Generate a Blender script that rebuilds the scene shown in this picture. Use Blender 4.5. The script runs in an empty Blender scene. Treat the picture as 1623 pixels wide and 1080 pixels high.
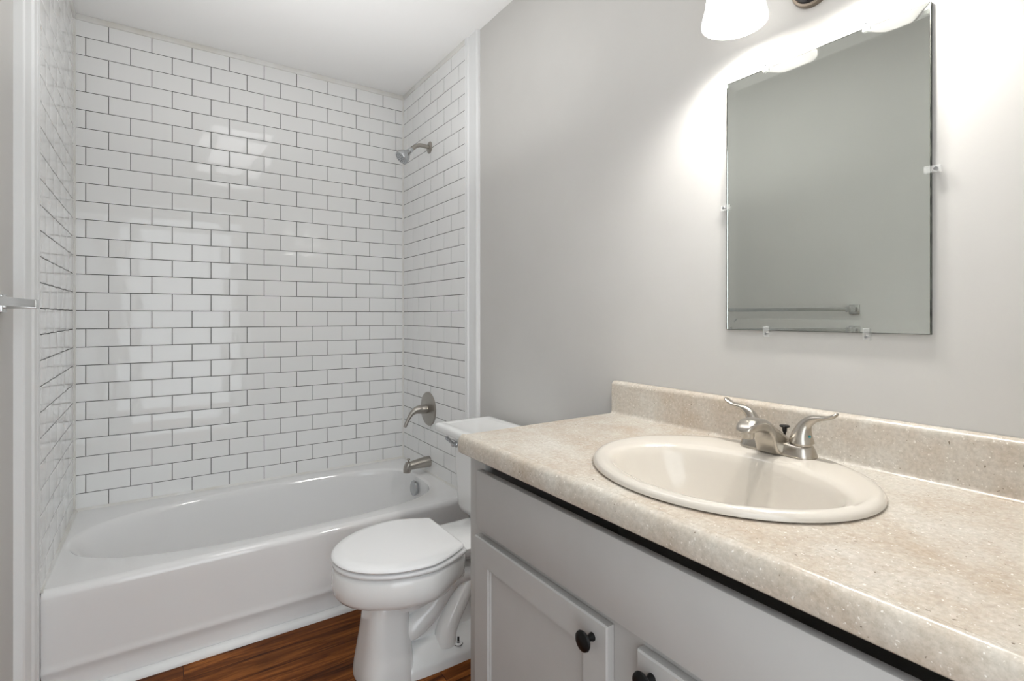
import bpy, bmesh, math, random
from math import sin, cos, pi, radians, sqrt
from mathutils import Vector, Matrix
random.seed(7)
C = bpy.context.scene.collection
SC = bpy.context.scene

# ------------------------------------------------------------------ camera, world, lights, exposure
EYE = 1.163                                     # camera height above the floor
YAW = 0.5958
cam_d = bpy.data.cameras.new('camera')
cam = bpy.data.objects.new('camera', cam_d); C.objects.link(cam)
cam.location = (-1.1537, -2.8263, EYE)
cam.rotation_euler = (pi/2, 0, -YAW)
cam_d.sensor_width = 36.0
cam_d.lens = 815.03*36/1623
cam_d.shift_y = -39.74/1623
cam_d.clip_start = 0.01
SC.camera = cam

w = bpy.data.worlds.new('daylight'); SC.world = w
w.use_nodes = True
w.node_tree.nodes['Background'].inputs[0].default_value = (0.90, 0.96, 1.0, 1)
w.node_tree.nodes['Background'].inputs[1].default_value = 3.0

def area(name, loc, rot, sx, sy, power, col=(1, 1, 1), spread=pi):
    l = bpy.data.lights.new(name, 'AREA'); l.shape = 'RECTANGLE'; l.size = sx; l.size_y = sy
    l.energy = power; l.color = col; l.spread = spread
    o = bpy.data.objects.new(name, l); C.objects.link(o); o.location = loc; o.rotation_euler = rot
    return o
area('added_fill_up', (-0.74, -1.10, 1.62), (pi, 0, 0), 1.0, 1.0, 4.0, spread=radians(145))  # added unseen fill panel, brightens the ceiling and walls near the tub
area('added_fill_down', (-0.70, -1.75, 2.41), (0, 0, 0), 0.35, 1.3, 4.8)  # added unseen fill panel just below the ceiling, lights upward-facing surfaces

SC.view_settings.view_transform = 'Standard'
SC.view_settings.look = 'None'
SC.view_settings.gamma = 1.0
SC.view_settings.use_curve_mapping = False
SC.view_settings.exposure = 0.08
SC.cycles.max_bounces = 10
SC.cycles.diffuse_bounces = 6
SC.cycles.glossy_bounces = 5
SC.cycles.transmission_bounces = 8

# ------------------------------------------------------------------ materials
def mat(name, col, rough=0.5, metal=0.0, spec=0.5, coat=0.0, emit=None, emit_s=0.0, trans=0.0, ior=1.45):
    m = bpy.data.materials.new(name); m.use_nodes = True
    b = m.node_tree.nodes['Principled BSDF']
    b.inputs['Base Color'].default_value = (*col, 1)
    b.inputs['Roughness'].default_value = rough
    b.inputs['Metallic'].default_value = metal
    b.inputs['Specular IOR Level'].default_value = spec
    b.inputs['Coat Weight'].default_value = coat
    b.inputs['Transmission Weight'].default_value = trans
    b.inputs['IOR'].default_value = ior
    if emit:
        b.inputs['Emission Color'].default_value = (*emit, 1)
        b.inputs['Emission Strength'].default_value = emit_s
    return m
def nd(m, typ, **kw):
    n = m.node_tree.nodes.new(typ)
    for k, v in kw.items():
        if k in n.inputs: n.inputs[k].default_value = v
        else: setattr(n, k, v)
    return n
def ln(m, a, ao, b, bi): m.node_tree.links.new(a.outputs[ao], b.inputs[bi])
def bsdf(m): return m.node_tree.nodes['Principled BSDF']
def noise_bump(m, scale, strength, dist=0.001, detail=3.0):
    tc = nd(m, 'ShaderNodeTexCoord'); n = nd(m, 'ShaderNodeTexNoise', Scale=scale, Detail=detail)
    b = nd(m, 'ShaderNodeBump', Strength=strength, Distance=dist)
    ln(m, tc, 'Object', n, 'Vector'); ln(m, n, 'Fac', b, 'Height'); ln(m, b, 'Normal', bsdf(m), 'Normal')
def mottle(m, c1, c2, scale, lo=0.35, hi=0.65, detail=4.0):
    tc = nd(m, 'ShaderNodeTexCoord'); n = nd(m, 'ShaderNodeTexNoise', Scale=scale, Detail=detail)
    r = nd(m, 'ShaderNodeValToRGB')
    r.color_ramp.elements[0].position = lo; r.color_ramp.elements[0].color = (*c1, 1)
    r.color_ramp.elements[1].position = hi; r.color_ramp.elements[1].color = (*c2, 1)
    ln(m, tc, 'Object', n, 'Vector'); ln(m, n, 'Fac', r, 'Fac'); ln(m, r, 'Color', bsdf(m), 'Base Color')
    return r

M = {}
M['wall'] = mat('wall_paint', (0.60, 0.595, 0.575), 0.55, spec=0.3)
mottle(M['wall'], (0.565, 0.555, 0.535), (0.595, 0.585, 0.565), 1.8); noise_bump(M['wall'], 120, 0.08, 0.001)
M['ceiling'] = mat('ceiling_paint', (0.88, 0.88, 0.875), 0.8, spec=0.2); noise_bump(M['ceiling'], 60, 0.08)
M['trim'] = mat('trim_paint', (0.80, 0.81, 0.81), 0.35); noise_bump(M['trim'], 40, 0.05)
M['tile'] = mat('white_glazed_tile', (0.83, 0.833, 0.828), 0.055, spec=0.5); noise_bump(M['tile'], 11, 0.08, 0.003, 2.0)
M['grout'] = mat('grey_grout', (0.05, 0.05, 0.047), 0.9, spec=0.1); mottle(M['grout'], (0.035, 0.035, 0.032), (0.075, 0.075, 0.07), 9)
M['caulk'] = mat('ivory_caulk', (0.74, 0.735, 0.71), 0.5); mottle(M['caulk'], (0.70, 0.685, 0.64), (0.78, 0.78, 0.765), 8)
M['tub'] = mat('white_enamel', (0.80, 0.80, 0.80), 0.08, spec=0.5, coat=0.3); noise_bump(M['tub'], 5, 0.04, 0.003)
M['porcelain'] = mat('white_porcelain', (0.84, 0.845, 0.84), 0.08, coat=0.3); noise_bump(M['porcelain'], 6, 0.03, 0.003)
M['seat'] = mat('white_seat_plastic', (0.84, 0.845, 0.85), 0.22); noise_bump(M['seat'], 30, 0.02)
M['nickel'] = mat('brushed_nickel', (0.40, 0.375, 0.34), 0.30, metal=1.0); noise_bump(M['nickel'], 220, 0.06, 0.0005)
M['nickel_light'] = mat('satin_nickel', (0.50, 0.465, 0.415), 0.26, metal=1.0); noise_bump(M['nickel_light'], 220, 0.05, 0.0005)
M['chrome'] = mat('chrome', (0.50, 0.515, 0.53), 0.10, metal=1.0); noise_bump(M['chrome'], 30, 0.01)
M['steel_bar'] = mat('polished_steel', (0.62, 0.62, 0.61), 0.22, metal=1.0); noise_bump(M['steel_bar'], 60, 0.02)
M['cabinet'] = mat('grey_cabinet_paint', (0.40, 0.395, 0.385), 0.42); mottle(M['cabinet'], (0.43, 0.42, 0.408), (0.46, 0.45, 0.438), 5); noise_bump(M['cabinet'], 50, 0.06)
M['cabinet_in'] = mat('bare_cabinet_wood', (0.05, 0.035, 0.025), 0.8); mottle(M['cabinet_in'], (0.04, 0.028, 0.02), (0.06, 0.042, 0.03), 9)
M['black'] = mat('black_metal', (0.006, 0.006, 0.006), 0.32, spec=0.25); noise_bump(M['black'], 90, 0.03)
M['bisque'] = mat('bisque_porcelain', (0.63, 0.585, 0.52), 0.10, coat=0.3); noise_bump(M['bisque'], 6, 0.03, 0.003)
M['mirror'] = mat('silvered_glass', (0.74, 0.755, 0.735), 0.0, metal=1.0)
r_ = mottle(M['mirror'], (0.88, 0.885, 0.87), (0.89, 0.895, 0.88), 2)
M['glass'] = mat('clear_glass', (0.965, 0.985, 0.965), 0.0, trans=1.0, ior=1.5)
M['mirror_edge'] = mat('mirror_edge', (0.06, 0.065, 0.055), 0.4); mottle(M['mirror_edge'], (0.02, 0.02, 0.018), (0.12, 0.13, 0.11), 40)
M['clear'] = mat('clear_plastic', (0.95, 0.96, 0.95), 0.08, spec=0.6)
bsdf(M['clear']).inputs['Alpha'].default_value = 0.26; noise_bump(M['clear'], 60, 0.02)
M['bronze'] = mat('oil_rubbed_bronze', (0.035, 0.033, 0.033), 0.14, metal=0.6); noise_bump(M['bronze'], 40, 0.03)
M['bronze_rim'] = mat('highlight_bronze', (0.26, 0.22, 0.18), 0.3, metal=1.0); noise_bump(M['bronze_rim'], 60, 0.03)  # paler metal puts the highlight round the canopy edge into the colour
M['shade'] = mat('white_opal_glass', (0.86, 0.86, 0.84), 0.25, emit=(1.0, 0.98, 0.95), emit_s=1.2); noise_bump(M['shade'], 12, 0.02)
M['bulb'] = mat('frosted_bulb', (0.9, 0.9, 0.9), 0.4, emit=(1.0, 0.96, 0.9), emit_s=6.0)
M['rubber'] = mat('dark_gap', (0.03, 0.03, 0.03), 0.7)
M['teal'] = mat('teal_mark', (0.02, 0.25, 0.28), 0.4)

# laminate: tan stone print with cream clouds, pale flecks and dark pits
def laminate(name):
    m = mat(name, (0.6, 0.5, 0.4), 0.24, spec=0.6)
    tc = nd(m, 'ShaderNodeTexCoord')
    n1 = nd(m, 'ShaderNodeTexNoise', Scale=6.5, Detail=7.0, Roughness=0.68)
    n2 = nd(m, 'ShaderNodeTexNoise', Scale=130.0, Detail=4.0, Roughness=0.7)
    n3 = nd(m, 'ShaderNodeTexNoise', Scale=190.0, Detail=1.0)
    n4 = nd(m, 'ShaderNodeTexNoise', Scale=230.0, Detail=1.0)
    for n in (n1, n2, n3, n4): ln(m, tc, 'Object', n, 'Vector')
    r1 = nd(m, 'ShaderNodeValToRGB')
    r1.color_ramp.elements[0].position = 0.31; r1.color_ramp.elements[0].color = (0.47, 0.385, 0.30, 1)
    r1.color_ramp.elements[1].position = 0.66; r1.color_ramp.elements[1].color = (0.60, 0.57, 0.515, 1)
    r2 = nd(m, 'ShaderNodeValToRGB')
    r2.color_ramp.elements[0].position = 0.33; r2.color_ramp.elements[0].color = (0.85, 0.84, 0.82, 1)
    r2.color_ramp.elements[1].position = 0.66; r2.color_ramp.elements[1].color = (1.10, 1.10, 1.10, 1)
    mx = nd(m, 'ShaderNodeMix', data_type='RGBA', blend_type='MULTIPLY'); mx.inputs['Factor'].default_value = 1
    ln(m, n1, 'Fac', r1, 'Fac'); ln(m, n2, 'Fac', r2, 'Fac')
    m.node_tree.links.new(r1.outputs['Color'], mx.inputs[6]); m.node_tree.links.new(r2.outputs['Color'], mx.inputs[7])
    r3 = nd(m, 'ShaderNodeValToRGB')
    r3.color_ramp.elements[0].position = 0.68; r3.color_ramp.elements[0].color = (0, 0, 0, 1)
    r3.color_ramp.elements[1].position = 0.75; r3.color_ramp.elements[1].color = (1, 1, 1, 1)
    ln(m, n4, 'Fac', r3, 'Fac')
    mx2 = nd(m, 'ShaderNodeMix', data_type='RGBA'); mx2.inputs[7].default_value = (0.76, 0.72, 0.66, 1)
    m.node_tree.links.new(r3.outputs['Color'], mx2.inputs[0]); m.node_tree.links.new(mx.outputs[2], mx2.inputs[6])
    r4 = nd(m, 'ShaderNodeValToRGB')
    r4.color_ramp.elements[0].position = 0.22; r4.color_ramp.elements[0].color = (1, 1, 1, 1)
    r4.color_ramp.elements[1].position = 0.25; r4.color_ramp.elements[1].color = (0, 0, 0, 1)
    ln(m, n3, 'Fac', r4, 'Fac')
    mx3 = nd(m, 'ShaderNodeMix', data_type='RGBA'); mx3.inputs[7].default_value = (0.22, 0.18, 0.14, 1)
    m.node_tree.links.new(r4.outputs['Color'], mx3.inputs[0]); m.node_tree.links.new(mx2.outputs[2], mx3.inputs[6])
    m.node_tree.links.new(mx3.outputs[2], bsdf(m).inputs['Base Color'])
    bp = nd(m, 'ShaderNodeBump', Strength=0.08, Distance=0.001); ln(m, n2, 'Fac', bp, 'Height'); ln(m, bp, 'Normal', bsdf(m), 'Normal')
    return m
M['laminate'] = laminate('stone_print_laminate')

# wood planks running along X
def planks(name):
    m = mat(name, (0.1, 0.04, 0.02), 0.45, spec=0.12)
    tc = nd(m, 'ShaderNodeTexCoord')
    br = nd(m, 'ShaderNodeTexBrick', offset=0.37, offset_frequency=2)
    br.inputs['Scale'].default_value = 1.0; br.inputs['Brick Width'].default_value = 1.1; br.inputs['Row Height'].default_value = 0.098
    br.inputs['Mortar Size'].default_value = 0.0009; br.inputs['Bias'].default_value = 0.0
    br.inputs['Color1'].default_value = (0.0, 0.0, 0.0, 1); br.inputs['Color2'].default_value = (1, 1, 1, 1); br.inputs['Mortar'].default_value = (0.1, 0.1, 0.1, 1)
    ln(m, tc, 'Object', br, 'Vector')
    mp = nd(m, 'ShaderNodeMapping'); mp.inputs['Scale'].default_value = (2.2, 26.0, 1.0)
    ln(m, tc, 'Object', mp, 'Vector')
    add = nd(m, 'ShaderNodeVectorMath', operation='MULTIPLY_ADD'); add.inputs[1].default_value = (7.3, 3.1, 0)
    ln(m, br, 'Color', add, 0); ln(m, mp, 'Vector', add, 2)
    n = nd(m, 'ShaderNodeTexNoise', Scale=1.3, Detail=7.0, Roughness=0.62, Distortion=0.9); ln(m, add, 'Vector', n, 'Vector')
    r = nd(m, 'ShaderNodeValToRGB')
    e = r.color_ramp.elements
    e[0].position = 0.30; e[0].color = (0.030, 0.008, 0.0022, 1)
    e[1].position = 0.72; e[1].color = (0.44, 0.16, 0.036, 1)
    k = e.new(0.50); k.color = (0.175, 0.052, 0.0105, 1)
    ln(m, n, 'Fac', r, 'Fac')
    tone = nd(m, 'ShaderNodeMapRange'); tone.inputs['To Min'].default_value = 0.75; tone.inputs['To Max'].default_value = 1.2
    ln(m, br, 'Color', tone, 'Value')
    mx = nd(m, 'ShaderNodeMix', data_type='RGBA', blend_type='MULTIPLY'); mx.inputs['Factor'].default_value = 1
    m.node_tree.links.new(r.outputs['Color'], mx.inputs[6]); m.node_tree.links.new(tone.outputs[0], mx.inputs[7])
    mx2 = nd(m, 'ShaderNodeMix', data_type='RGBA'); mx2.inputs[7].default_value = (0.02, 0.008, 0.004, 1)
    m.node_tree.links.new(br.outputs['Fac'], mx2.inputs[0]); m.node_tree.links.new(mx.outputs[2], mx2.inputs[6])
    m.node_tree.links.new(mx2.outputs[2], bsdf(m).inputs['Base Color'])
    bp = nd(m, 'ShaderNodeBump', Strength=0.15, Distance=0.001); ln(m, n, 'Fac', bp, 'Height'); ln(m, bp, 'Normal', bsdf(m), 'Normal')
    return m
M['floor'] = planks('brown_wood_plank')

# ------------------------------------------------------------------ mesh helpers
class MB:
    """collects geometry in world coordinates"""
    def __init__(s): s.v = []; s.f = []; s.mi = []; s.cur = 0
    def add(s, verts, faces):
        b = len(s.v); s.v += [Vector(p) for p in verts]
        s.f += [[i + b for i in f] for f in faces]; s.mi += [s.cur]*len(faces)
    def box(s, a, b, bev=0.0, seg=2):
        a, b = Vector([min(x, y) for x, y in zip(a, b)]), Vector([max(x, y) for x, y in zip(a, b)])
        bm = bmesh.new(); bmesh.ops.create_cube(bm, size=1.0)
        for v in bm.verts: v.co = Vector([a[i] + (v.co[i] + 0.5)*(b[i] - a[i]) for i in range(3)])
        if bev > 0: bmesh.ops.bevel(bm, geom=bm.edges[:], offset=bev, segments=seg, profile=0.5, affect='EDGES')
        s.frombm(bm)
    def frombm(s, bm):
        bm.verts.index_update()
        s.add([v.co.copy() for v in bm.verts], [[v.index for v in f.verts] for f in bm.faces]); bm.free()
    def loft(s, rings, cap0=True, cap1=True, close=True):
        n = len(rings[0]); vs = [p for r in rings for p in r]; fs = []
        for i in range(len(rings) - 1):
            for j in range(n if close else n - 1):
                k = (j + 1) % n
                fs.append([i*n + j, i*n + k, (i + 1)*n + k, (i + 1)*n + j])
        if cap0: fs.append(list(range(n))[::-1])
        if cap1: fs.append([(len(rings) - 1)*n + j for j in range(n)])
        s.add(vs, fs)
    def lathe(s, prof, org, axis=(0, 0, 1), n=32, cap0=True, cap1=True):
        """prof: list of (radius, distance along axis)"""
        ax = Vector(axis).normalized(); q = ax.to_track_quat('Z', 'Y'); o = Vector(org)
        s.loft([[o + q @ Vector((r*cos(2*pi*j/n), r*sin(2*pi*j/n), h)) for j in range(n)] for r, h in prof], cap0, cap1)
    def tube(s, pts, rad, n=16, up=(0, 0, 1), squash=None):
        """rad: list; squash: list of (side, up) multipliers"""
        P = [Vector(p) for p in pts]; rings = []; u0 = Vector(up)
        for i, p in enumerate(P):
            t = (P[min(i + 1, len(P) - 1)] - P[max(i - 1, 0)]).normalized()
            a = t.cross(u0)
            if a.length < 1e-4: a = t.cross(Vector((1, 0, 0)))
            a.normalize(); b = a.cross(t).normalized()
            sa, sb = squash[i] if squash else (1, 1)
            rings.append([p + a*(rad[i]*sa*cos(2*pi*j/n)) + b*(rad[i]*sb*sin(2*pi*j/n)) for j in range(n)])
        s.loft(rings)
    def extrude(s, prof, a, b, axis):
        """closed 2D profile swept from a to b along axis 'x','y','z'; profile coords are the two others in order"""
        def P(u, v, t): return {'x': (t, u, v), 'y': (u, t, v), 'z': (u, v, t)}[axis]
        s.loft([[P(u, v, a) for u, v in prof], [P(u, v, b) for u, v in prof]])
    def build(s, name, m, parent=None, angle=35, smooth=True):
        me = bpy.data.meshes.new(name)
        off = Vector(parent_org(parent)) if parent else Vector((0, 0, 0))
        me.from_pydata([tuple(p - off) for p in s.v], [], s.f)
        bm = bmesh.new(); bm.from_mesh(me); bmesh.ops.recalc_face_normals(bm, faces=bm.faces[:]); bm.to_mesh(me); bm.free()
        ms = m if isinstance(m, (list, tuple)) else [m]
        for x in ms: me.materials.append(M[x])
        for p, i in zip(me.polygons, s.mi): p.material_index = i
        if smooth:
            me.polygons.foreach_set('use_smooth', [True]*len(me.polygons)); me.set_sharp_from_angle(angle=radians(angle))
        me.update()
        o = bpy.data.objects.new(name, me); C.objects.link(o)
        if parent: o.parent = parent
        return o
def parent_org(p):
    o = Vector((0, 0, 0))
    while p is not None: o += p.location; p = p.parent
    return o
def thing(name, loc, label, cat, group=None):
    o = bpy.data.objects.new(name, None); C.objects.link(o); o.location = loc; o.empty_display_size = 0.05
    o['label'] = label; o['category'] = cat
    if group: o['group'] = group
    return o
def struct(o): o['kind'] = 'structure'; return o
def spline(pts, per=6):
    """Catmull-Rom through tuples of any length"""
    out = []
    n = len(pts)
    for i in range(n - 1):
        p0, p1, p2, p3 = pts[max(i - 1, 0)], pts[i], pts[i + 1], pts[min(i + 2, n - 1)]
        for k in range(per):
            t = k/per
            out.append(tuple(0.5*((2*b) + (-a + c)*t + (2*a - 5*b + 4*c - d)*t*t + (-a + 3*b - 3*c + d)*t**3) for a, b, c, d in zip(p0, p1, p2, p3)))
    out.append(tuple(pts[-1])); return out
def sell(a, e): return math.copysign(abs(a)**e, a)

# ------------------------------------------------------------------ setting
XR = 0.015            # painted face of the right wall
XL = -1.483           # painted face of the left wall
YF = -2.90            # face of the wall with the doorway, behind the camera
H = 1.275 + EYE       # ceiling
P = 0.0775            # tile row pitch
HP = 0.0768           # half tile, along the row
def zl(r): return EYE + 0.02025 + (15 - r)*P
RIM = 0.337

b = MB(); b.box((XL - 0.1, -4.2, -0.05), (XR + 0.1, 0.12, 0.0)); struct(b.build('floor', 'floor', smooth=False))
b = MB(); b.box((XL - 0.1, YF - 0.12, H), (XR + 0.1, 0.12, H + 0.05)); struct(b.build('ceiling', 'ceiling', smooth=False))
b = MB(); b.box((XR, YF - 0.12, 0), (XR + 0.1, 0.12, H)); wall_right = struct(b.build('wall_right', 'wall', smooth=False))
b = MB(); b.box((XL - 0.1, YF - 0.12, 0), (XL, 0.12, H)); wall_left = struct(b.build('wall_left', 'wall', smooth=False))
b = MB(); b.box((XL, 0.012, 0), (XR, 0.12, H)); wall_back = struct(b.build('wall_back', 'wall', smooth=False))
DX0, DX1, DH = -1.42, -0.58, 2.04                # doorway the photograph is taken from
b = MB(); b.box((XL, YF - 0.12, 0), (DX0, YF, H)); b.box((DX1, YF - 0.12, 0), (XR, YF, H)); b.box((DX0, YF - 0.12, DH), (DX1, YF, H))
struct(b.build('wall_front', 'wall', smooth=False))
b = MB()
b.box((DX0, YF - 0.12, 0), (DX0 + 0.015, YF, DH)); b.box((DX1 - 0.015, YF - 0.12, 0), (DX1, YF, DH)); b.box((DX0 + 0.015, YF - 0.12, DH - 0.015), (DX1 - 0.015, YF, DH))
struct(b.build('door_1', 'trim', smooth=False))

# --- subway tile panels (each tile modelled, one mesh per wall)
def tile_panel(name, parent, org, end, nrm, cols_even, cols_odd, length, z0, z1, back):
    """org: world xy of the panel's start corner; end: xy of its far corner; nrm: outward xy normal; cols: grout positions along it"""
    o = Vector((*org, 0)); u = (Vector((*end, 0)) - o).normalized(); n = Vector((*nrm, 0))
    mb = MB(); mb.cur = 1
    a, e = o - n*0.0016, o + u*length - n*0.0016
    A, E_ = o - n*back, o + u*length - n*back
    ring = lambda z: [Vector((q.x, q.y, z)) for q in (a, e, E_, A)]
    mb.loft([ring(z0), ring(z1)])
    mb.cur = 0; g = 0.0012
    rows = [(zl(0), z1 - 0.004)] + [(zl(r), zl(r - 1)) for r in range(1, 26)] + [(z0 + 0.004, zl(25))]
    for ri, (za, zb) in enumerate(rows):
        cs = cols_even if ri % 2 == 0 else cols_odd
        cs = [0.0015] + [c for c in cs if 0.012 < c < length - 0.008] + [length - 0.001]
        for c0, c1 in zip(cs[:-1], cs[1:]):
            c0 += g; c1 -= g; y0, y1 = za + g, zb - g
            if ri == 0: y1 = zb
            t = [random.uniform(-0.0008, 0.0008) for _ in range(2)]
            def pt(x, z, d):
                fx = (x - (c0 + c1)/2)/(c1 - c0); fz = (z - (y0 + y1)/2)/(y1 - y0)
                q = o + u*x + n*(d + t[0]*fx + t[1]*fz*0.6); return Vector((q.x, q.y, z))
            R = [[(c0, y0), (c1, y0), (c1, y1), (c0, y1)]]
            def ins(k): return [(c0 + k, y0 + k), (c1 - k, y0 + k), (c1 - k, y1 - k), (c0 + k, y1 - k)]
            mb.loft([[pt(x, z, -0.0017) for x, z in ins(0)], [pt(x, z, -0.0006) for x, z in ins(0.0002)],
                     [pt(x, z, -0.0001) for x, z in ins(0.0012)], [pt(x, z, 0.0001) for x, z in ins(0.004)]], cap0=False)
    ob = mb.build(name, ['tile', 'grout'], parent, angle=50)
    return ob
ZT0, ZT1 = RIM - 0.004, zl(0) + 0.92*P
WB = 1.466
cb_odd = [0.0447 + 2*HP*i for i in range(12)]; cb_even = [0.0447 + HP + 2*HP*i for i in range(12)]
tile_panel('tile_surround', wall_back, (0, 0), (-1, 0), (0, -1), cb_even, cb_odd, WB, ZT0, ZT1, 0.012)
cr_odd = [0.0604 + 2*HP*i for i in range(6)]; cr_even = [0.0604 + HP + 2*HP*i for i in range(6)]
tile_panel('tile_surround', wall_right, (0, 0), (0, -1), (-1, 0), cr_even, cr_odd, 0.7376, ZT0, ZT1, XR)
sk = Vector((0.010, -0.785)).normalized()
tile_panel('tile_surround', wall_left, (-WB, 0), (-WB + 0.010, -0.785), (-sk.y, sk.x), cr_odd, cr_even, 0.785, ZT0, ZT1, 0.010)
# caulk: band under the ceiling and strips in the corners
b = MB()
b.box((-WB, -0.004, ZT1 - 0.004), (0, 0.012, H), 0.002); b.box((-0.004, -0.7376, ZT1 - 0.004), (XR, -0.003, H), 0.002)
b.box((XL, -0.785, ZT1 - 0.004), (-WB + 0.008, -0.003, H), 0.002)
struct(b.build('trim_3', 'caulk'))
b = MB()
for x0, s in ((0.0, -1), (-WB, 1)):
    b.extrude([(x0 - s*0.002, 0.002), (x0 + s*0.007, 0.002), (x0 + s*0.006, -0.0022), (x0 + s*0.0022, -0.006), (x0 - s*0.002, -0.007)], RIM, H, 'z')
struct(b.build('trim_4', 'caulk'))
b = MB()
b.extrude([(0.002, RIM - 0.003), (0.002, RIM + 0.009), (-0.002, RIM + 0.009), (-0.007, RIM + 0.003), (-0.009, RIM - 0.003)], -WB, 0, 'x')
b.extrude([(0.002, RIM - 0.003), (0.002, RIM + 0.008), (-0.002, RIM + 0.008), (-0.007, RIM - 0.003)], -0.74, 0, 'y')
b.extrude([(-WB - 0.004, RIM - 0.003), (-WB - 0.004, RIM + 0.010), (-WB + 0.010, RIM + 0.009), (-WB + 0.016, RIM - 0.003)], -0.77, 0, 'y')
struct(b.build('trim_5', 'caulk'))
# --- casings at the mouth of the tub alcove
b = MB()
pr = [(XR, -0.7376), (0.001, -0.7376), (-0.003, -0.7405), (-0.003, -0.747), (0.0005, -0.750), (-0.003, -0.753), (-0.003, -0.764), (0.0035, -0.769), (0.0035, -0.826),
      (0.0005, -0.831), (-0.0015, -0.838), (0.000, -0.845), (0.004, -0.849), (XR, -0.850)]
b.extrude(pr, 0, H, 'z'); struct(b.build('trim_1', 'trim', angle=25))
b = MB()
xf = -1.458
pr = [(XL, -0.786), (xf + 0.001, -0.786), (xf + 0.003, -0.790), (xf + 0.003, -0.822), (xf, -0.826), (xf + 0.003, -0.830), (xf + 0.003, -0.868), (xf - 0.002, -0.874), (xf - 0.002, -0.952), (xf - 0.006, -0.958), (XL, -0.958)]
b.extrude(pr, 0, H, 'z'); struct(b.build('trim_2', 'trim', angle=25))
# --- quarter round along the tub apron and low baseboards
YA = -0.780
b = MB(); q = [(YA + 0.004, 0.0)] + [(YA - 0.022*sin(t*pi/12), 0.022*cos(t*pi/12)) for t in range(0, 7)]
q = [(YA + 0.006, 0.0), (YA + 0.006, 0.022)] + [(YA - 0.020*sin(t*pi/12), 0.022*cos(t*pi/12)) for t in range(0, 7)]
b.extrude(q, xf + 0.004, -0.004, 'x'); struct(b.build('baseboard_tub', 'trim'))
b = MB(); b.box((XR - 0.012, -1.66, 0), (XR, -0.845, 0.085), 0.003); struct(b.build('baseboard_right', 'trim'))
b = MB(); b.box((XL, YF, 0), (XL + 0.012, -0.959, 0.085), 0.003); struct(b.build('baseboard_left', 'trim'))

# ------------------------------------------------------------------ bathtub
TX0, TX1 = -1.4555, -0.004
tub = thing('bathtub', (-0.73, -0.39, 0), 'white enamel alcove bathtub with rounded basin below the tiled walls', 'bathtub')
N = 160
def opening(t, x0, x1, y0, y1, el, er):
    cx, cy = (x0 + x1)/2, (y0 + y1)/2
    c, s_ = cos(t), sin(t)
    e = er if c > 0 else el
    return cx + (x1 - x0)/2*sell(c, 2/e), cy + (y1 - y0)/2*sell(s_, 2/e)
def outer(t, x0, x1, y0, y1):
    cx, cy = (x0 + x1)/2, (y0 + y1)/2
    c, s_ = cos(t), sin(t); hx, hy = (x1 - x0)/2, (y1 - y0)/2
    k = max(abs(c), abs(s_)); return cx + hx*c/k, cy + hy*s_/k
T = [2*pi*(j + 0.5)/N for j in range(N)]
def ring(fn, z, *a): return [Vector((*fn(t, *a), z)) for t in T]
top = (-1.432, -0.070, -0.700, -0.082)
bot = (-1.10, -0.115, -0.600, -0.175)
rings = [ring(outer, RIM - 0.02, TX0, TX1, -0.757, -0.003), ring(outer, RIM, TX0, TX1, -0.757, -0.003)]
def o2(k): return tuple(a + (b_ - a)*k for a, b_ in zip(top, bot))
grow = lambda d: (top[0] - d, top[1] + d, top[2] - d, top[3] + d)
rings.append(ring(opening, RIM, *grow(0.012), 2.3, 3.4))
rings.append(ring(opening, RIM - 0.002, *grow(0.005), 2.3, 3.4))
rings.append(ring(opening, RIM - 0.008, *grow(-0.001), 2.3, 3.4))
for k, z in ((0.06, 0.030), (0.12, 0.07), (0.22, 0.13), (0.34, 0.19), (0.47, 0.235), (0.62, 0.265), (0.78, 0.282), (1.0, 0.292)):
    q = o2(k); rings.append(ring(opening, RIM - z, *q, 2.3 + 0.4*k, 3.4))
q = (-0.95, -0.25, -0.50, -0.27); rings.append(ring(opening, RIM - 0.297, *q, 2.5, 3.0))
b = MB(); b.loft(rings, cap0=False, cap1=True)
# apron with rolled top edge and a step near the floor
R = 0.024
pr = [(-0.700, RIM - 0.03), (-0.735, RIM - 0.0002), (YA + R, RIM)] + [(YA + R - R*sin(t*pi/12), RIM - R + R*cos(t*pi/12)) for t in range(1, 7)]
pr += [(YA + 0.001, RIM - 0.06), (YA + 0.004, 0.118), (YA + 0.003, 0.104), (YA + 0.0005, 0.096), (YA + 0.0015, 0.088), (YA + 0.008, 0.076), (YA + 0.009, 0.060), (YA + 0.008, 0.0), (-0.72, 0.0)]
b.extrude(pr, TX0, TX1, 'x')
b.build('shell', 'tub', tub, angle=40)
b = MB(); ov = Vector((-0.090, -0.366, EYE - 0.884)); ax = Vector((-1, 0, 0.10))
b.lathe([(0.030, -0.014), (0.039, 0.0), (0.039, 0.004), (0.036, 0.008), (0.012, 0.0095), (0.008, 0.0095), (0.005, 0.011), (0.001, 0.0112)], ov, ax, 36)
b.build('overflow_plate', 'chrome', tub)
b = MB(); b.lathe([(0.032, -0.004), (0.032, 0.002), (0.022, 0.003), (0.02, 0.001), (0.002, 0.001)], (-0.27, -0.388, RIM - 0.2965), (0, 0, 1), 28)
b.build('drain', 'chrome', tub)

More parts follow.
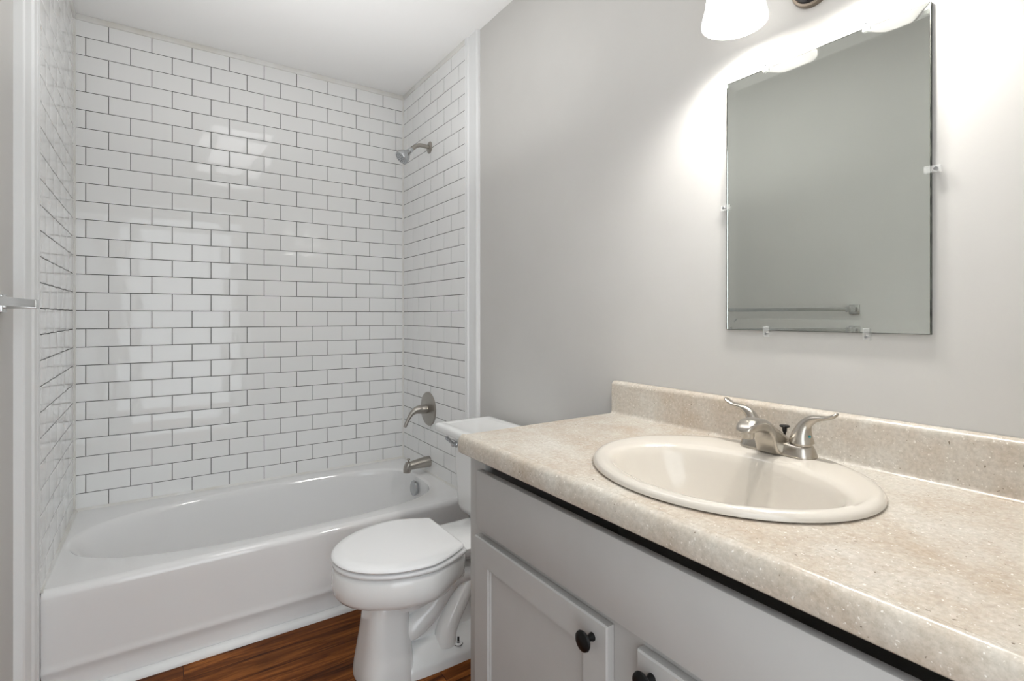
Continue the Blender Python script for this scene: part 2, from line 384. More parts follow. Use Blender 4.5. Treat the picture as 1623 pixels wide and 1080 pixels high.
# ------------------------------------------------------------------ tub and shower fittings on the right tiled wall
FY = -0.352
t = thing('tub_spout', (0, FY, EYE - 0.765), 'brushed nickel tub spout low on the tiled wall', 'tub spout')
zz = EYE - 0.765
pth = spline([(0.0, zz, 0.0285, 1.0), (-0.02, zz, 0.028, 1.0), (-0.06, zz - 0.002, 0.025, 0.97), (-0.10, zz - 0.006, 0.022, 0.93), (-0.122, zz - 0.010, 0.020, 0.95)], 5)
b = MB(); b.tube([(x, FY, z) for x, z, r, s_ in pth], [p[2] for p in pth], 24)
b.tube([(-0.112, FY, zz + 0.008), (-0.120, FY, zz - 0.010), (-0.124, FY, zz - 0.026), (-0.125, FY, zz - 0.038)], [0.019, 0.021, 0.0195, 0.018], 24, up=(0, 1, 0))
b.build('spout_body', 'nickel', t, angle=50)
b = MB(); b.lathe([(0.004, 0.0), (0.004, 0.014), (0.008, 0.016), (0.009, 0.020), (0.006, 0.023), (0.001, 0.0235)], (-0.116, FY, zz + 0.009), (0, 0, 1), 20)
b.build('diverter_knob', 'nickel', t)

t = thing('shower_valve', (0, FY, EYE - 0.492), 'brushed nickel tub valve with round plate and curved lever', 'valve')
zv = EYE - 0.490
b = MB(); b.lathe([(0.0885, 0.0), (0.0885, 0.003), (0.085, 0.007), (0.076, 0.009), (0.070, 0.0085), (0.064, 0.010), (0.03, 0.0125), (0.026, 0.013)], (0, FY + 0.007, zv), (-1, 0, 0), 56)
b.build('escutcheon', 'nickel', t)
b = MB(); b.lathe([(0.0235, 0.012), (0.0235, 0.040), (0.0225, 0.042)], (0, FY + 0.007, zv), (-1, 0, 0), 32); b.build('hub', 'nickel', t)
pth = spline([(-0.040, zv, 0.0225), (-0.056, zv + 0.001, 0.0215), (-0.076, zv - 0.003, 0.0175), (-0.096, zv - 0.017, 0.0125), (-0.111, zv - 0.038, 0.0098), (-0.122, zv - 0.058, 0.0088), (-0.131, zv - 0.078, 0.0085), (-0.1315, zv - 0.080, 0.006)], 5)
b = MB(); b.tube([(x, FY + 0.007, z) for x, z, r in pth], [p[2] for p in pth], 20, up=(0, 1, 0)); b.build('lever_handle', 'nickel', t, angle=60)

t = thing('shower', (0, -0.357, EYE + 0.879), 'small chrome shower head on bent arm high on tiled wall', 'shower')
zs = EYE + 0.879
b = MB(); b.lathe([(0.031, 0.0), (0.031, 0.002), (0.027, 0.006), (0.018, 0.008), (0.0125, 0.009)], (0, -0.357, zs), (-1, 0, 0), 36); b.build('flange', 'nickel', t)
pth = spline([(0.0, zs), (-0.03, zs + 0.002), (-0.055, zs + 0.002), (-0.075, zs - 0.006), (-0.092, zs - 0.020), (-0.108, zs - 0.034)], 5)
b = MB(); b.tube([(x, -0.357, z) for x, z in pth], [0.0105]*len(pth), 18, up=(0, 1, 0)); b.build('arm', 'nickel', t, angle=60)
ax = Vector((-0.72, -0.0, -0.70)).normalized(); ho = Vector((-0.104, -0.357, zs - 0.030))
b = MB(); b.lathe([(0.013, -0.004), (0.0135, 0.010), (0.012, 0.014), (0.015, 0.018), (0.0165, 0.026), (0.022, 0.034), (0.031, 0.045), (0.0365, 0.060), (0.0375, 0.070), (0.036, 0.076), (0.033, 0.078)], ho, ax, 40)
b.build('head_body', 'chrome', t, angle=50)
b = MB(); b.lathe([(0.033, 0.0779), (0.030, 0.0795), (0.020, 0.0815), (0.001, 0.082)], ho, ax, 40, cap0=False)
fp = b.build('spray_face', 'chrome', t)
b = MB(); qq = ax.to_track_quat('Z', 'Y')
for rr, nn in ((0.010, 6), (0.018, 10), (0.0265, 14)):
    for j in range(nn):
        a = 2*pi*j/nn; c = ho + qq @ Vector((rr*cos(a), rr*sin(a), 0.0803 - 4*rr*rr*0.7))
        b.lathe([(0.0020, -0.002), (0.0020, 0.0022), (0.0012, 0.003)], c, ax, 8)
b.build('nozzles', 'rubber', fp)

# ------------------------------------------------------------------ toilet
TY = -1.202
toilet = thing('toilet', (-0.33, TY, 0), 'white two-piece toilet with closed lid between bathtub and grey vanity', 'toilet')
def rrect(x0, x1, y0, y1, r, z, n=8):
    out = []
    for cx, cy, a0 in ((x1 - r, y1 - r, 0), (x0 + r, y1 - r, pi/2), (x0 + r, y0 + r, pi), (x1 - r, y0 + r, 3*pi/2)):
        for k in range(n + 1):
            a = a0 + pi/2*k/n; out.append(Vector((cx + r*cos(a), cy + r*sin(a), z)))
    return out
b = MB()
b.loft([rrect(-0.180, -0.035, TY - 0.165, TY + 0.165, 0.04, 0.398), rrect(-0.197, -0.022, TY - 0.180, TY + 0.180, 0.045, 0.408), rrect(-0.203, -0.018, TY - 0.187, TY + 0.187, 0.045, 0.43),
        rrect(-0.208, -0.015, TY - 0.196, TY + 0.196, 0.04, 0.60), rrect(-0.210, -0.014, TY - 0.200, TY + 0.200, 0.04, 0.706)])
b.build('tank', 'porcelain', toilet, angle=50)
b = MB()
X0, X1, HY = -0.268, -0.006, 0.236
b.loft([rrect(X0 + 0.010, X1 - 0.004, TY - HY + 0.010, TY + HY - 0.010, 0.010, 0.7061), rrect(X0 + 0.001, X1, TY - HY + 0.001, TY + HY - 0.001, 0.013, 0.712), rrect(X0, X1, TY - HY, TY + HY, 0.014, 0.728),
        rrect(X0 + 0.003, X1 - 0.003, TY - HY + 0.003, TY + HY - 0.003, 0.012, 0.736), rrect(X0 + 0.010, X1 - 0.010, TY - HY + 0.010, TY + HY - 0.010, 0.010, 0.7395),
        rrect(X0 + 0.030, X1 - 0.03, TY - HY + 0.030, TY + HY - 0.030, 0.016, 0.7395), rrect(X0 + 0.040, X1 - 0.04, TY - HY + 0.040, TY + HY - 0.040, 0.012, 0.7365)])
b.build('tank_lid', 'porcelain', toilet, angle=60)
fl = MB(); fx, fy, fz = -0.208, TY + 0.155, 0.668
fl.lathe([(0.013, 0.0), (0.013, 0.005), (0.0095, 0.008), (0.0085, 0.016), (0.0095, 0.020), (0.006, 0.024), (0.001, 0.025)], (fx + 0.002, fy, fz - 0.006), (-1, 0, 0), 24)
pth = [(fx - 0.012, fy - 0.002, fz - 0.006), (fx - 0.016, fy + 0.012, fz), (fx - 0.019, fy + 0.028, fz + 0.007), (fx - 0.021, fy + 0.040, fz + 0.012), (fx - 0.021, fy + 0.045, fz + 0.014)]
fl.tube(pth, [0.0065, 0.006, 0.0065, 0.0085, 0.005], 14)
fl.build('flush_lever', 'chrome', toilet, angle=60)

# seat outline: elliptical front, gently tapering sides, straight hinge edge with small corners
TB = TY - 0.011
def egg(xt, xb, hw, hb, z, n=96, xm=None, rc=0.014, cy=None):
    """xt: front tip, xb: back edge, hw: half width, hb: half width at the back, xm: widest"""
    cy = TB if cy is None else cy
    xm = xt + (xb - xt)*0.63 if xm is None else xm
    rc = min(rc, hb*0.6, (xb - xm)*0.6)
    half = [(xm - (xm - xt)*cos(a), hw*sin(a)) for a in [pi/2*k/24 for k in range(25)]]
    xs = xb - rc
    for k in range(1, 13):
        q = k/12; half.append((xm + (xs - xm)*q, hw + (hb - hw)*q**1.5))
    half += [(xs + rc*sin(a), hb - rc + rc*cos(a)) for a in [pi/2*k/8 for k in range(1, 9)]]
    half += [(xb, (hb - rc)*(1 - k/6)) for k in range(1, 7)]
    full = half + [(x, -y) for x, y in half[-2:0:-1]]
    d = [0.0]
    for p, q in zip(full, full[1:] + full[:1]): d.append(d[-1] + math.hypot(q[0] - p[0], q[1] - p[1]))
    out = []; k = 0
    for m_ in range(n):
        t_ = d[-1]*m_/n
        while d[k + 1] < t_: k += 1
        p, q = full[k], full[(k + 1) % len(full)]; f = (t_ - d[k])/max(d[k + 1] - d[k], 1e-9)
        out.append(Vector((p[0] + (q[0] - p[0])*f, cy + p[1] + (q[1] - p[1])*f, z)))
    return out
# pan: rim band, funnel, pedestal, foot, rear shelf and trapway
b = MB()
b.loft([egg(-0.706, -0.330, 0.172, 0.105, 0.380), egg(-0.718, -0.320, 0.184, 0.112, 0.376), egg(-0.722, -0.317, 0.188, 0.115, 0.366), egg(-0.724, -0.318, 0.189, 0.113, 0.330), egg(-0.721, -0.322, 0.186, 0.110, 0.304),
        egg(-0.710, -0.330, 0.176, 0.102, 0.288), egg(-0.688, -0.34, 0.156, 0.09, 0.276), egg(-0.658, -0.355, 0.128, 0.08, 0.266), egg(-0.630, -0.37, 0.102, 0.07, 0.255), egg(-0.613, -0.38, 0.085, 0.06, 0.238, cy=TY), egg(-0.608, -0.39, 0.080, 0.055, 0.215, cy=TY)])
b.loft([egg(-0.66, -0.30, 0.10, 0.08, 0.29), egg(-0.62, -0.29, 0.078, 0.06, 0.255), egg(-0.57, -0.29, 0.050, 0.04, 0.20, cy=TY), egg(-0.54, -0.30, 0.035, 0.03, 0.10, cy=TY)])
def stad(x0, x1, hy, z, e=3.2, n=56):
    cx = (x0 + x1)/2
    return [Vector((cx + (x1 - x0)/2*sell(cos(2*pi*j/n), 2/e), TY + hy*sell(sin(2*pi*j/n), 2/e), z)) for j in range(n)]
b.loft([stad(-0.646, -0.474, 0.105, 0.0), stad(-0.646, -0.474, 0.105, 0.012), stad(-0.641, -0.476, 0.100, 0.05), stad(-0.630, -0.481, 0.089, 0.12), stad(-0.622, -0.486, 0.080, 0.18), stad(-0.617, -0.486, 0.075, 0.222), stad(-0.612, -0.48, 0.070, 0.245)])
b.loft([stad(-0.55, -0.105, 0.104, 0.0, 4.5), stad(-0.55, -0.105, 0.104, 0.024, 4.5), stad(-0.545, -0.110, 0.099, 0.034, 4.5), stad(-0.54, -0.118, 0.078, 0.045, 4.5), stad(-0.53, -0.125, 0.062, 0.070, 4.5), stad(-0.52, -0.135, 0.045, 0.082, 4.5)])
b.loft([stad(-0.54, -0.20, 0.030, 0.03, 4), stad(-0.53, -0.20, 0.030, 0.20, 4), stad(-0.50, -0.16, 0.035, 0.30, 4), stad(-0.46, -0.05, 0.06, 0.37, 4)])
b.loft([rrect(-0.30, -0.03, TB - 0.070, TB + 0.070, 0.03, 0.335), rrect(-0.335, -0.022, TB - 0.098, TB + 0.098, 0.03, 0.352), rrect(-0.345, -0.020, TB - 0.112, TB + 0.112, 0.03, 0.368), rrect(-0.345, -0.02, TB - 0.115, TB + 0.115, 0.03, 0.384), rrect(-0.341, -0.024, TB - 0.111, TB + 0.111, 0.028, 0.387)])
b.loft([rrect(-0.17, -0.04, TY - 0.100, TY + 0.100, 0.03, 0.372), rrect(-0.17, -0.04, TY - 0.100, TY + 0.100, 0.03, 0.399)])
for sy in (-1, 1):
    yy = TY + sy*0.046
    p1 = spline([(-0.500, yy*0.7 + TY*0.3, 0.128, 0.034), (-0.480, yy, 0.140, 0.037), (-0.455, yy, 0.154, 0.039), (-0.414, yy, 0.182, 0.038), (-0.372, yy, 0.228, 0.036), (-0.325, yy, 0.268, 0.035), (-0.275, yy, 0.270, 0.035), (-0.235, yy, 0.245, 0.034), (-0.22, yy, 0.21, 0.034)], 6)
    b.tube([p[:3] for p in p1], [p[3] for p in p1], 24, up=(0, 1, 0))
    yy = TY + sy*0.048
    p2 = spline([(-0.250, yy, 0.250, 0.026), (-0.270, yy, 0.232, 0.030), (-0.292, yy, 0.206, 0.033), (-0.317, yy, 0.168, 0.035), (-0.342, yy, 0.128, 0.036), (-0.356, yy, 0.092, 0.037), (-0.360, yy, 0.05, 0.037)], 6)
    b.tube([p[:3] for p in p2], [p[3] for p in p2], 24, up=(0, 1, 0))
b.build('bowl', 'porcelain', toilet, angle=50)
b = MB()
b.loft([egg(-0.708, -0.336, 0.178, 0.130, 0.3825), egg(-0.718, -0.330, 0.188, 0.138, 0.3835), egg(-0.722, -0.328, 0.192, 0.140, 0.3865), egg(-0.722, -0.328, 0.192, 0.140, 0.3945), egg(-0.718, -0.330, 0.188, 0.138, 0.3978), egg(-0.706, -0.338, 0.176, 0.128, 0.3985)])
b.build('seat', 'seat', toilet, angle=60)
b = MB()
b.loft([egg(-0.704, -0.348, 0.175, 0.127, 0.4008), egg(-0.717, -0.341, 0.187, 0.136, 0.4012), egg(-0.722, -0.338, 0.192, 0.139, 0.4040), egg(-0.724, -0.337, 0.194, 0.141, 0.408), egg(-0.722, -0.338, 0.192, 0.1395, 0.4125), egg(-0.714, -0.341, 0.185, 0.135, 0.4165), egg(-0.696, -0.348, 0.168, 0.123, 0.4200), egg(-0.688, -0.352, 0.160, 0.118, 0.4206)])
b.build('seat_lid', 'seat', toilet, angle=40)
for sy in (-1, 1):
    b = MB()
    b.box((-0.345, TB + sy*0.075 - 0.016, 0.385), (-0.329, TB + sy*0.075 + 0.016, 0.403), 0.003)
    b.build('hinge', 'seat', toilet, angle=60)
for sy in (-1,):
    o = Vector((-0.323, TY + sy*0.074, 0.0475))
    b = MB(); b.lathe([(0.0145, 0), (0.0145, 0.002), (0.0125, 0.003), (0.006, 0.003), (0.0055, 0.007), (0.0032, 0.008), (0.0032, 0.020), (0.002, 0.021)], o, (0, 0, 1), 24)
    fb = b.build('floor_bolt', 'porcelain', toilet)
    b = MB(); b.lathe([(0.0155, -0.0005), (0.0155, 0.0006), (0.0148, 0.0006)], o, (0, 0, 1), 28); b.lathe([(0.006, 0.0035), (0.006, 0.006), (0.0034, 0.0085), (0.0034, 0.0205), (0.002, 0.022)], o, (0, 0, 1), 16)
    b.build('bolt_thread', 'bronze', fb)

# ------------------------------------------------------------------ vanity cabinet
CY0, CY1 = -1.672, -2.898
XF = -0.500
K = EYE - 0.302            # countertop surface
van = thing('vanity_cabinet', (-0.25, -2.28, 0), 'grey painted vanity cabinet with shaker doors and black knobs under beige countertop', 'cabinet')
b = MB()
b.box((XF + 0.02, CY0, 0.0), (XR, CY0 - 0.018, 0.800)); b.box((XF + 0.02, CY1, 0.0), (XR, CY1 + 0.018, 0.800))
b.box((XF + 0.02, CY0 - 0.018, 0.10), (XR, CY1 + 0.018, 0.118)); b.box((XF + 0.075, CY0 - 0.018, 0.0), (XF + 0.09, CY1 + 0.018, 0.10))
b.build('carcass', 'cabinet', van, smooth=False)
b = MB()                    # face frame with stiles and rails
ZR = 0.8135
for y0, y1 in ((CY0, -1.745), (-2.165, -2.265), (-2.690, CY1)): b.box((XF, y0, 0.10), (XF + 0.02, y1, ZR if y0 == CY0 else 0.768), 0.0012)
for z0, z1 in ((0.10, 0.15), (0.600, 0.675), (0.735, 0.768)): b.box((XF + 0.0006, CY0, z0), (XF + 0.0195, CY1, z1))
b.build('face_frame', 'cabinet', van)
b = MB(); b.box((XF - 0.018, -1.733, 0.642), (XF - 0.0005, CY1 + 0.03, 0.784), 0.0022); b.build('false_drawer_front', 'cabinet', van)
def door(y0, y1, z0, z1, ky, kz):
    xa, xb, fw, rc, ch = XF - 0.0185, XF - 0.0005, 0.0605, 0.0085, 0.004
    # raised frame with a stepped, recessed panel
    def rect(i, x): return [Vector((x, y0 - i, z0 + i)), Vector((x, y1 + i, z0 + i)), Vector((x, y1 + i, z1 - i)), Vector((x, y0 - i, z1 - i))]
    b = MB(); b.loft([rect(0, xb), rect(0, xa + 0.0035), rect(0.0022, xa), rect(fw, xa), rect(fw + 0.0015, xa + 0.0045), rect(fw + ch, xa + 0.005), rect(fw + ch + 0.001, xa + rc)])
    d = b.build('door', 'cabinet', van, smooth=False)
    b = MB(); b.lathe([(0.0075, -0.001), (0.0075, 0.003), (0.0058, 0.006), (0.0058, 0.015), (0.009, 0.019), (0.0168, 0.0205), (0.0182, 0.023), (0.0172, 0.026), (0.012, 0.0285), (0.001, 0.0295)], (xa, ky, kz), (-1, 0, 0), 36)
    b.build('knob', 'black', d)
door(-1.724, -2.181, 0.125, EYE - 0.541, -2.146, EYE - 0.5745)
door(-2.249, -2.706, 0.125, EYE - 0.541, -2.281, EYE - 0.5700)

# ------------------------------------------------------------------ countertop with sink cutout
SX, SY, SA, SB = -0.262, -2.232, 0.262, 0.229        # sink centre, half length (y), half depth (x)
LY0, LY1 = -1.680, -2.898
counter = thing('countertop', (-0.26, -2.29, K - 0.045), 'beige stone-print laminate countertop on the grey vanity', 'countertop')
b = MB()
xe, xs = -0.516, 0.013
angs = sorted([2*pi*j/96 for j in range(96)] + [math.atan2(y - SY, x - SX) % (2*pi) for x in (xe, xs) for y in (LY0, LY1)])
hole = [Vector((SX + (SB - 0.016)*cos(a), SY + (SA - 0.016)*sin(a), K)) for a in angs]
rim_ = []
for a in angs:
    c, s_ = cos(a), sin(a); k = 1e9
    if c > 1e-9: k = min(k, (xs - SX)/c)
    if c < -1e-9: k = min(k, (xe - SX)/c)
    if s_ > 1e-9: k = min(k, (LY0 - SY)/s_)
    if s_ < -1e-9: k = min(k, (LY1 - SY)/s_)
    rim_.append(Vector((SX + k*c, SY + k*s_, K)))
dn = Vector((0, 0, -0.020))
b.loft([[p + dn for p in rim_], rim_, hole, [p + dn for p in hole], [p + dn for p in rim_]], cap0=False, cap1=False)
pr = [(xe + 0.0005, K - 0.02), (xe + 0.0005, K), (-0.519, K + 0.0012), (-0.524, K + 0.0022), (-0.5295, K + 0.0012), (-0.5345, K - 0.0025), (-0.5385, K - 0.009), (-0.5405, K - 0.018), (-0.5408, K - 0.032), (-0.5385, K - 0.041), (-0.534, K - 0.0445), (-0.520, K - 0.045), (-0.520, K - 0.02)]
b.extrude(pr, LY0, LY1, 'y')
b.build('deck', 'laminate', counter, angle=30)
b = MB(); ht = 0.100
pr = [(0.0135, K - 0.002), (0.0135, K + ht), (0.007, K + ht), (0.002, K + ht - 0.0012), (-0.0022, K + ht - 0.004), (-0.005, K + ht - 0.008), (-0.006, K + ht - 0.013), (-0.006, K + 0.010), (-0.007, K + 0.005), (-0.010, K + 0.0015), (-0.014, K + 0.0002), (-0.014, K - 0.002)]
b.extrude(pr, -1.683, LY1, 'y'); b.build('backsplash', 'laminate', counter, angle=40)

# ------------------------------------------------------------------ sink
sink = thing('sink', (SX, SY, K), 'oval bisque drop-in sink in the beige countertop', 'sink')
def ell(a, bb, cx, cy, z, n=112): return [Vector((cx + bb*cos(2*pi*j/n), cy + a*sin(2*pi*j/n), z)) for j in range(n)]
BX, BY, BA, BB = -0.297, SY - 0.010, 0.216, 0.156     # bowl mouth
b = MB()
rr = [(SA - 0.006, SB - 0.006, SX, SY, K + 0.001), (SA, SB, SX, SY, K + 0.003), (SA, SB, SX, SY, K + 0.007), (SA - 0.004, SB - 0.004, SX, SY, K + 0.0125), (SA - 0.011, SB - 0.010, SX, SY, K + 0.0155), (SA - 0.019, SB - 0.017, SX - 0.002, SY, K + 0.0155),
      (BA + 0.012, BB + 0.012, BX, BY, K + 0.0125), (BA + 0.004, BB + 0.004, BX, BY, K + 0.0105), (BA - 0.003, BB - 0.003, BX, BY, K + 0.004), (BA - 0.010, BB - 0.010, BX, BY, K - 0.012), (BA - 0.024, BB - 0.022, BX + 0.002, BY, K - 0.040), (BA - 0.047, BB - 0.040, BX + 0.005, BY, K - 0.075),
      (BA - 0.085, BB - 0.064, BX + 0.012, BY, K - 0.105), (BA - 0.130, BB - 0.092, BX + 0.02, BY, K - 0.124), (0.045, 0.04, BX + 0.028, BY, K - 0.133), (0.024, 0.024, BX + 0.03, BY, K - 0.138)]
b.loft([ell(*q) for q in rr], cap0=False, cap1=True)
b.build('basin', 'bisque', sink, angle=60)
b = MB(); b.lathe([(0.0235, 0.0), (0.0225, 0.003), (0.018, 0.003), (0.017, 0.001), (0.002, 0.0015)], (BX + 0.03, BY, K - 0.1378), (0, 0, 1), 28); b.build('drain', 'nickel_light', sink)

# ------------------------------------------------------------------ faucet
FX, FYc, FZ = -0.075, -2.2385, K + 0.0155
fau = thing('faucet', (FX, FYc, FZ), 'satin nickel two-handle faucet on the bisque sink', 'faucet')
def stadium(hl, hd, z, n=20):
    out = []
    for cy, a0 in ((FYc + hl - hd, 0), (FYc - hl + hd, pi)):
        for k in range(n + 1):
            a = a0 + pi*k/n; out.append(Vector((FX + hd*cos(a), cy + hd*sin(a), z)))
    return out
b = MB(); b.loft([stadium(0.0795, 0.0280, FZ - 0.001), stadium(0.0795, 0.0280, FZ + 0.003), stadium(0.0770, 0.0258, FZ + 0.010), stadium(0.0745, 0.0235, FZ + 0.0165), stadium(0.072, 0.0215, FZ + 0.0215), stadium(0.067, 0.018, FZ + 0.0240)])
b.build('base_plate', 'nickel_light', fau, angle=60)
b = MB(); rings = []
sp = spline([(-0.024, 0.020, 0.0, 0.020), (-0.012, 0.032, 0.0, 0.0235), (0.008, 0.044, 0.0, 0.0250), (0.026, 0.055, 0.0, 0.0245), (0.038, 0.062, 0.001, 0.0238), (0.046, 0.0665, 0.016, 0.0232), (0.053, 0.070, 0.034, 0.0226), (0.064, 0.0750, 0.047, 0.0218), (0.082, 0.0785, 0.0530, 0.0208), (0.102, 0.0785, 0.0540, 0.0202), (0.117, 0.0735, 0.0535, 0.0186), (0.127, 0.065, 0.0535, 0.0140), (0.131, 0.058, 0.0550, 0.006)], 4)
for d, zt, zb, hw in sp:
    fl_ = 0.45*max(0.0, 1 - max(d, 0)/0.045)
    r = []
    for j in range(28):
        a = 2*pi*j/28; c, s_ = cos(a), sin(a)
        e = 0.85 if s_ > 0 else 0.35
        zc = zb + (zt - zb)*0.55
        r.append(Vector((FX - d, FYc + hw*(1.0 if s_ > 0 else 1 + fl_*min(1, -s_*1.2))*sell(c, 0.75 if s_ > 0 else 0.30), FZ + (zc + (zt - zc)*sell(s_, e) if s_ > 0 else zc + (zc - zb)*sell(s_, e)))))
    rings.append(r)
b.loft(rings); b.build('spout', 'nickel_light', fau, angle=55)
b = MB(); b.lathe([(0.0125, 0.0), (0.0125, 0.008), (0.0118, 0.013), (0.0105, 0.014), (0.009, 0.010)], (FX - 0.110, FYc, FZ + 0.054), (0, 0, -1), 28); b.build('aerator', 'nickel_light', fau)
for s_ in (1, -1):
    cy = FYc + s_*0.0508
    b = MB(); b.lathe([(0.0195, 0.022), (0.0195, 0.029)], (FX, cy, FZ), (0, 0, 1), 28)
    pts = spline([(0.0, 0.0275, 0.0235, 1, 1), (0.0, 0.034, 0.0222, 1, 1), (0.001, 0.044, 0.0190, 1, 1), (0.004, 0.056, 0.0150, 1, 1), (0.010, 0.068, 0.0112, 1, 1), (0.021, 0.0770, 0.0092, 1.05, 0.95), (0.034, 0.0815, 0.0074, 1.15, 0.8), (0.047, 0.0840, 0.0070, 1.3, 0.62), (0.058, 0.0880, 0.0074, 1.35, 0.55), (0.0655, 0.0935, 0.0068, 1.3, 0.5), (0.069, 0.0965, 0.0035, 1.2, 0.5)], 4)
    b.tube([(FX - 0.03*max(0, p[0])*1.5, cy + s_*p[0], FZ + p[1]) for p in pts], [p[2] for p in pts], 22, up=(1, 0, 0), squash=[(p[4], p[3]) for p in pts])
    hd = b.build('handle', 'nickel_light', fau, angle=60)
    b = MB(); b.lathe([(0.0026, -0.0006), (0.0026, 0.0012), (0.0018, 0.0016)], (FX - 0.006, cy - 0.0182 if s_ < 0 else cy - 0.0182, FZ + 0.043), (-0.35, -1, 0.2), 14)
    if s_ < 0: b.build('temperature_mark', 'teal', hd)
b = MB(); b.lathe([(0.0028, 0.0), (0.0028, 0.028), (0.0045, 0.031), (0.0050, 0.038), (0.0098, 0.0405), (0.0104, 0.043), (0.0085, 0.0445), (0.001, 0.045)], (FX + 0.030, FYc, FZ + 0.006), (0, 0, 1), 24); b.build('drain_rod_knob', 'bronze', fau)

# ------------------------------------------------------------------ mirror
MY0, MY1, MZ0, MZ1, MX = -2.0670, -2.4769, EYE - 0.0343, EYE + 0.5750, 0.0090
mir = thing('mirror', (XR, -2.272, MZ0), 'frameless mirror with a slanted border hanging above the sink', 'mirror')
def mrect(i, x): return [Vector((x, MY0 - i, MZ0 + i)), Vector((x, MY1 + i, MZ0 + i)), Vector((x, MY1 + i, MZ1 - i)), Vector((x, MY0 - i, MZ1 - i))]
b = MB(); b.loft([mrect(0.0003, 0.0104), mrect(0.0003, 0.0071), mrect(0.026, 0.0056)]); b.build('glass', 'glass', mir, smooth=False)
b = MB(); b.loft([mrect(0.0003, 0.0110), mrect(0.0003, 0.0106)]); b.build('silvering', 'mirror', mir, smooth=False)
b = MB()
for i0, i1 in ((0, 1), (1, 2), (2, 3), (3, 0)):
    o_, n_ = mrect(-0.0009, 0.0), mrect(0.0002, 0.0)
    A = [Vector((x, q.y, q.z)) for x in (XR - 0.0003, 0.0072) for q in (o_[i0], o_[i1], n_[i1], n_[i0])]
    b.loft([A[:4], A[4:]])
b.build('edge', 'mirror_edge', mir, smooth=False)

# --- six clear clips holding the mirror
def clip(y, z, dy, dz, label):
    """(dy, dz): direction from the clip's foot on the wall towards the mirror"""
    c = thing('mirror_clip', (XR, y, z), label, 'mirror clip', 'clear clips round the mirror')
    u = Vector((0, dy, dz)); v = Vector((0, -dz, dy)); o = Vector((0, y, z)); hw = 0.0062
    prof = [(-0.0155, XR - 0.0002), (-0.0155, 0.0062), (0.0075, 0.0036), (0.0085, 0.0042), (0.0085, 0.0070), (-0.0012, 0.0074), (-0.0012, XR - 0.0002)]
    b = MB(); b.loft([[o + u*a + v*s_*hw + Vector((x, 0, 0)) for a, x in prof] for s_ in (-1, 1)])
    b.build('clip_body', 'clear', c, smooth=False)
    so = o + u*-0.0085 + Vector((0.0072, 0, 0))
    b = MB(); b.lathe([(0.0038, -0.001), (0.0038, 0.0012), (0.0030, 0.0022), (0.001, 0.0024)], so, (-1, 0, 0), 18); b.lathe([(0.0016, 0.0), (0.0016, 0.0085)], so, (1, 0, 0), 10)
    b.build('screw', 'chrome', c)
clip(-2.168, MZ1, 0, -1, 'clear plastic clip on top mirror edge, beside the lit glass shade')
clip(-2.374, MZ1, 0, -1, 'clear plastic clip on top mirror edge, nearest its upper right corner')
clip(-2.168, MZ0, 0, 1, 'clear plastic clip on bottom mirror edge, nearest its lower left corner')
clip(-2.374, MZ0, 0, 1, 'clear plastic clip on bottom mirror edge, nearest its lower right corner')
clip(MY0, EYE + 0.269, -1, 0, 'clear plastic clip on the left edge of the mirror')
clip(MY1, EYE + 0.267, 1, 0, 'clear plastic clip on the right edge of the mirror')

# ------------------------------------------------------------------ vanity light
VY, VZ = -2.270, EYE + 0.715
vl = thing('vanity_light', (XR, VY, VZ), 'bronze vanity light with white bell glass shades above the mirror', 'light')
b = MB(); b.lathe([(0.040, 0.0), (0.040, 0.0105), (0.0375, 0.012), (0.036, 0.016), (0.026, 0.022), (0.010, 0.025), (0.001, 0.0255)], (XR, VY, VZ), (-1, 0, 0), 48); cn = b.build('canopy', 'bronze', vl)
b = MB(); b.lathe([(0.0395, 0.0), (0.0445, 0.0), (0.0445, 0.007), (0.0425, 0.0115), (0.0395, 0.0118)], (XR, VY, VZ), (-1, 0, 0), 48); b.build('canopy_rim', 'bronze_rim', cn)
SHX = -0.100; ZB = EYE + 0.845
b = MB()
b.tube(spline([(XR - 0.02, VY, VZ + 0.004), (-0.035, VY, VZ + 0.02), (-0.06, VY, VZ + 0.07), (-0.085, VY, ZB), (SHX, VY, ZB + 0.008)], 5), [0.0085]*21, 14, up=(0, 1, 0))
b.tube([(SHX, VY - 0.115, ZB + 0.008), (SHX, VY - 0.05, ZB + 0.008), (SHX, VY + 0.05, ZB + 0.008), (SHX, VY + 0.115, ZB + 0.008)], [0.008]*4, 14)
b.build('arm', 'bronze', vl)
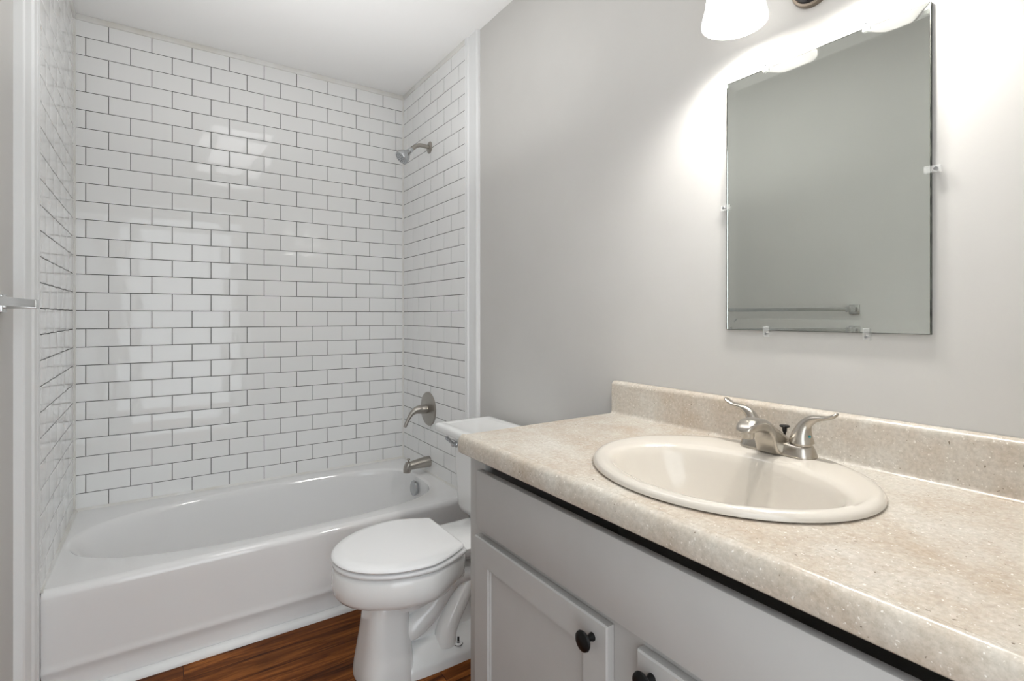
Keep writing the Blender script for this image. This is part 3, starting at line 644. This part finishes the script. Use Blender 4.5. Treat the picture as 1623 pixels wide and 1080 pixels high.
for s_ in (1, -1):
    sy = VY + s_*0.115; z0 = EYE + 0.650
    b = MB(); b.lathe([(0.010, 0.0), (0.018, -0.004), (0.026, -0.014), (0.028, -0.03), (0.024, -0.036)], (SHX, sy, ZB + 0.014), (0, 0, 1), 28); b.build('socket', 'bronze', vl)
    prof = [(0.024, 0.188), (0.040, 0.180), (0.054, 0.162), (0.062, 0.135), (0.066, 0.100), (0.069, 0.065), (0.073, 0.040), (0.079, 0.020), (0.0825, 0.006), (0.082, 0.001), (0.079, 0.0), (0.0765, 0.004), (0.075, 0.020), (0.069, 0.042), (0.065, 0.066), (0.062, 0.10), (0.058, 0.134), (0.050, 0.158), (0.036, 0.175), (0.024, 0.182)]
    prof = [(r_*0.84 if h < 0.15 else r_*0.9, h) for r_, h in prof]
    b = MB(); b.lathe(prof, (SHX, sy, z0), (0, 0, 1), 56, cap0=False, cap1=False); sh = b.build('shade', 'shade', vl, angle=60)
    b = MB(); b.lathe([(0.012, 0.175), (0.013, 0.150), (0.020, 0.128), (0.027, 0.108), (0.029, 0.092), (0.024, 0.074), (0.012, 0.064), (0.001, 0.062)], (SHX, sy, z0), (0, 0, 1), 28); b.build('bulb', 'bulb', sh)
    l = bpy.data.lights.new('bulb_light', 'POINT'); l.energy = 12.5; l.shadow_soft_size = 0.025; l.color = (1.0, 0.975, 0.935)
    lo = bpy.data.objects.new('bulb_light', l); C.objects.link(lo); lo.location = (SHX, sy, z0 + 0.045)

# ------------------------------------------------------------------ towel bar on the left wall
BXc, BZc = -1.420, EYE + 0.029
bar = thing('towel_bar', (XL, -1.41, BZc), 'square polished steel towel bar on the left wall', 'towel bar')
b = MB(); b.box((BXc - 0.005, -1.745, BZc - 0.009), (BXc + 0.005, -1.092, BZc + 0.009), 0.001); b.build('rail', 'steel_bar', bar)
for y in (-1.100, -1.745):
    b = MB(); b.box((XL, y - 0.022, BZc - 0.022), (XL + 0.010, y + 0.022, BZc + 0.022), 0.002)
    b.box((XL + 0.008, y - 0.0125, BZc - 0.0125), (BXc + 0.0065, y + 0.0125, BZc + 0.0110), 0.002)
    b.build('post', 'steel_bar', bar)
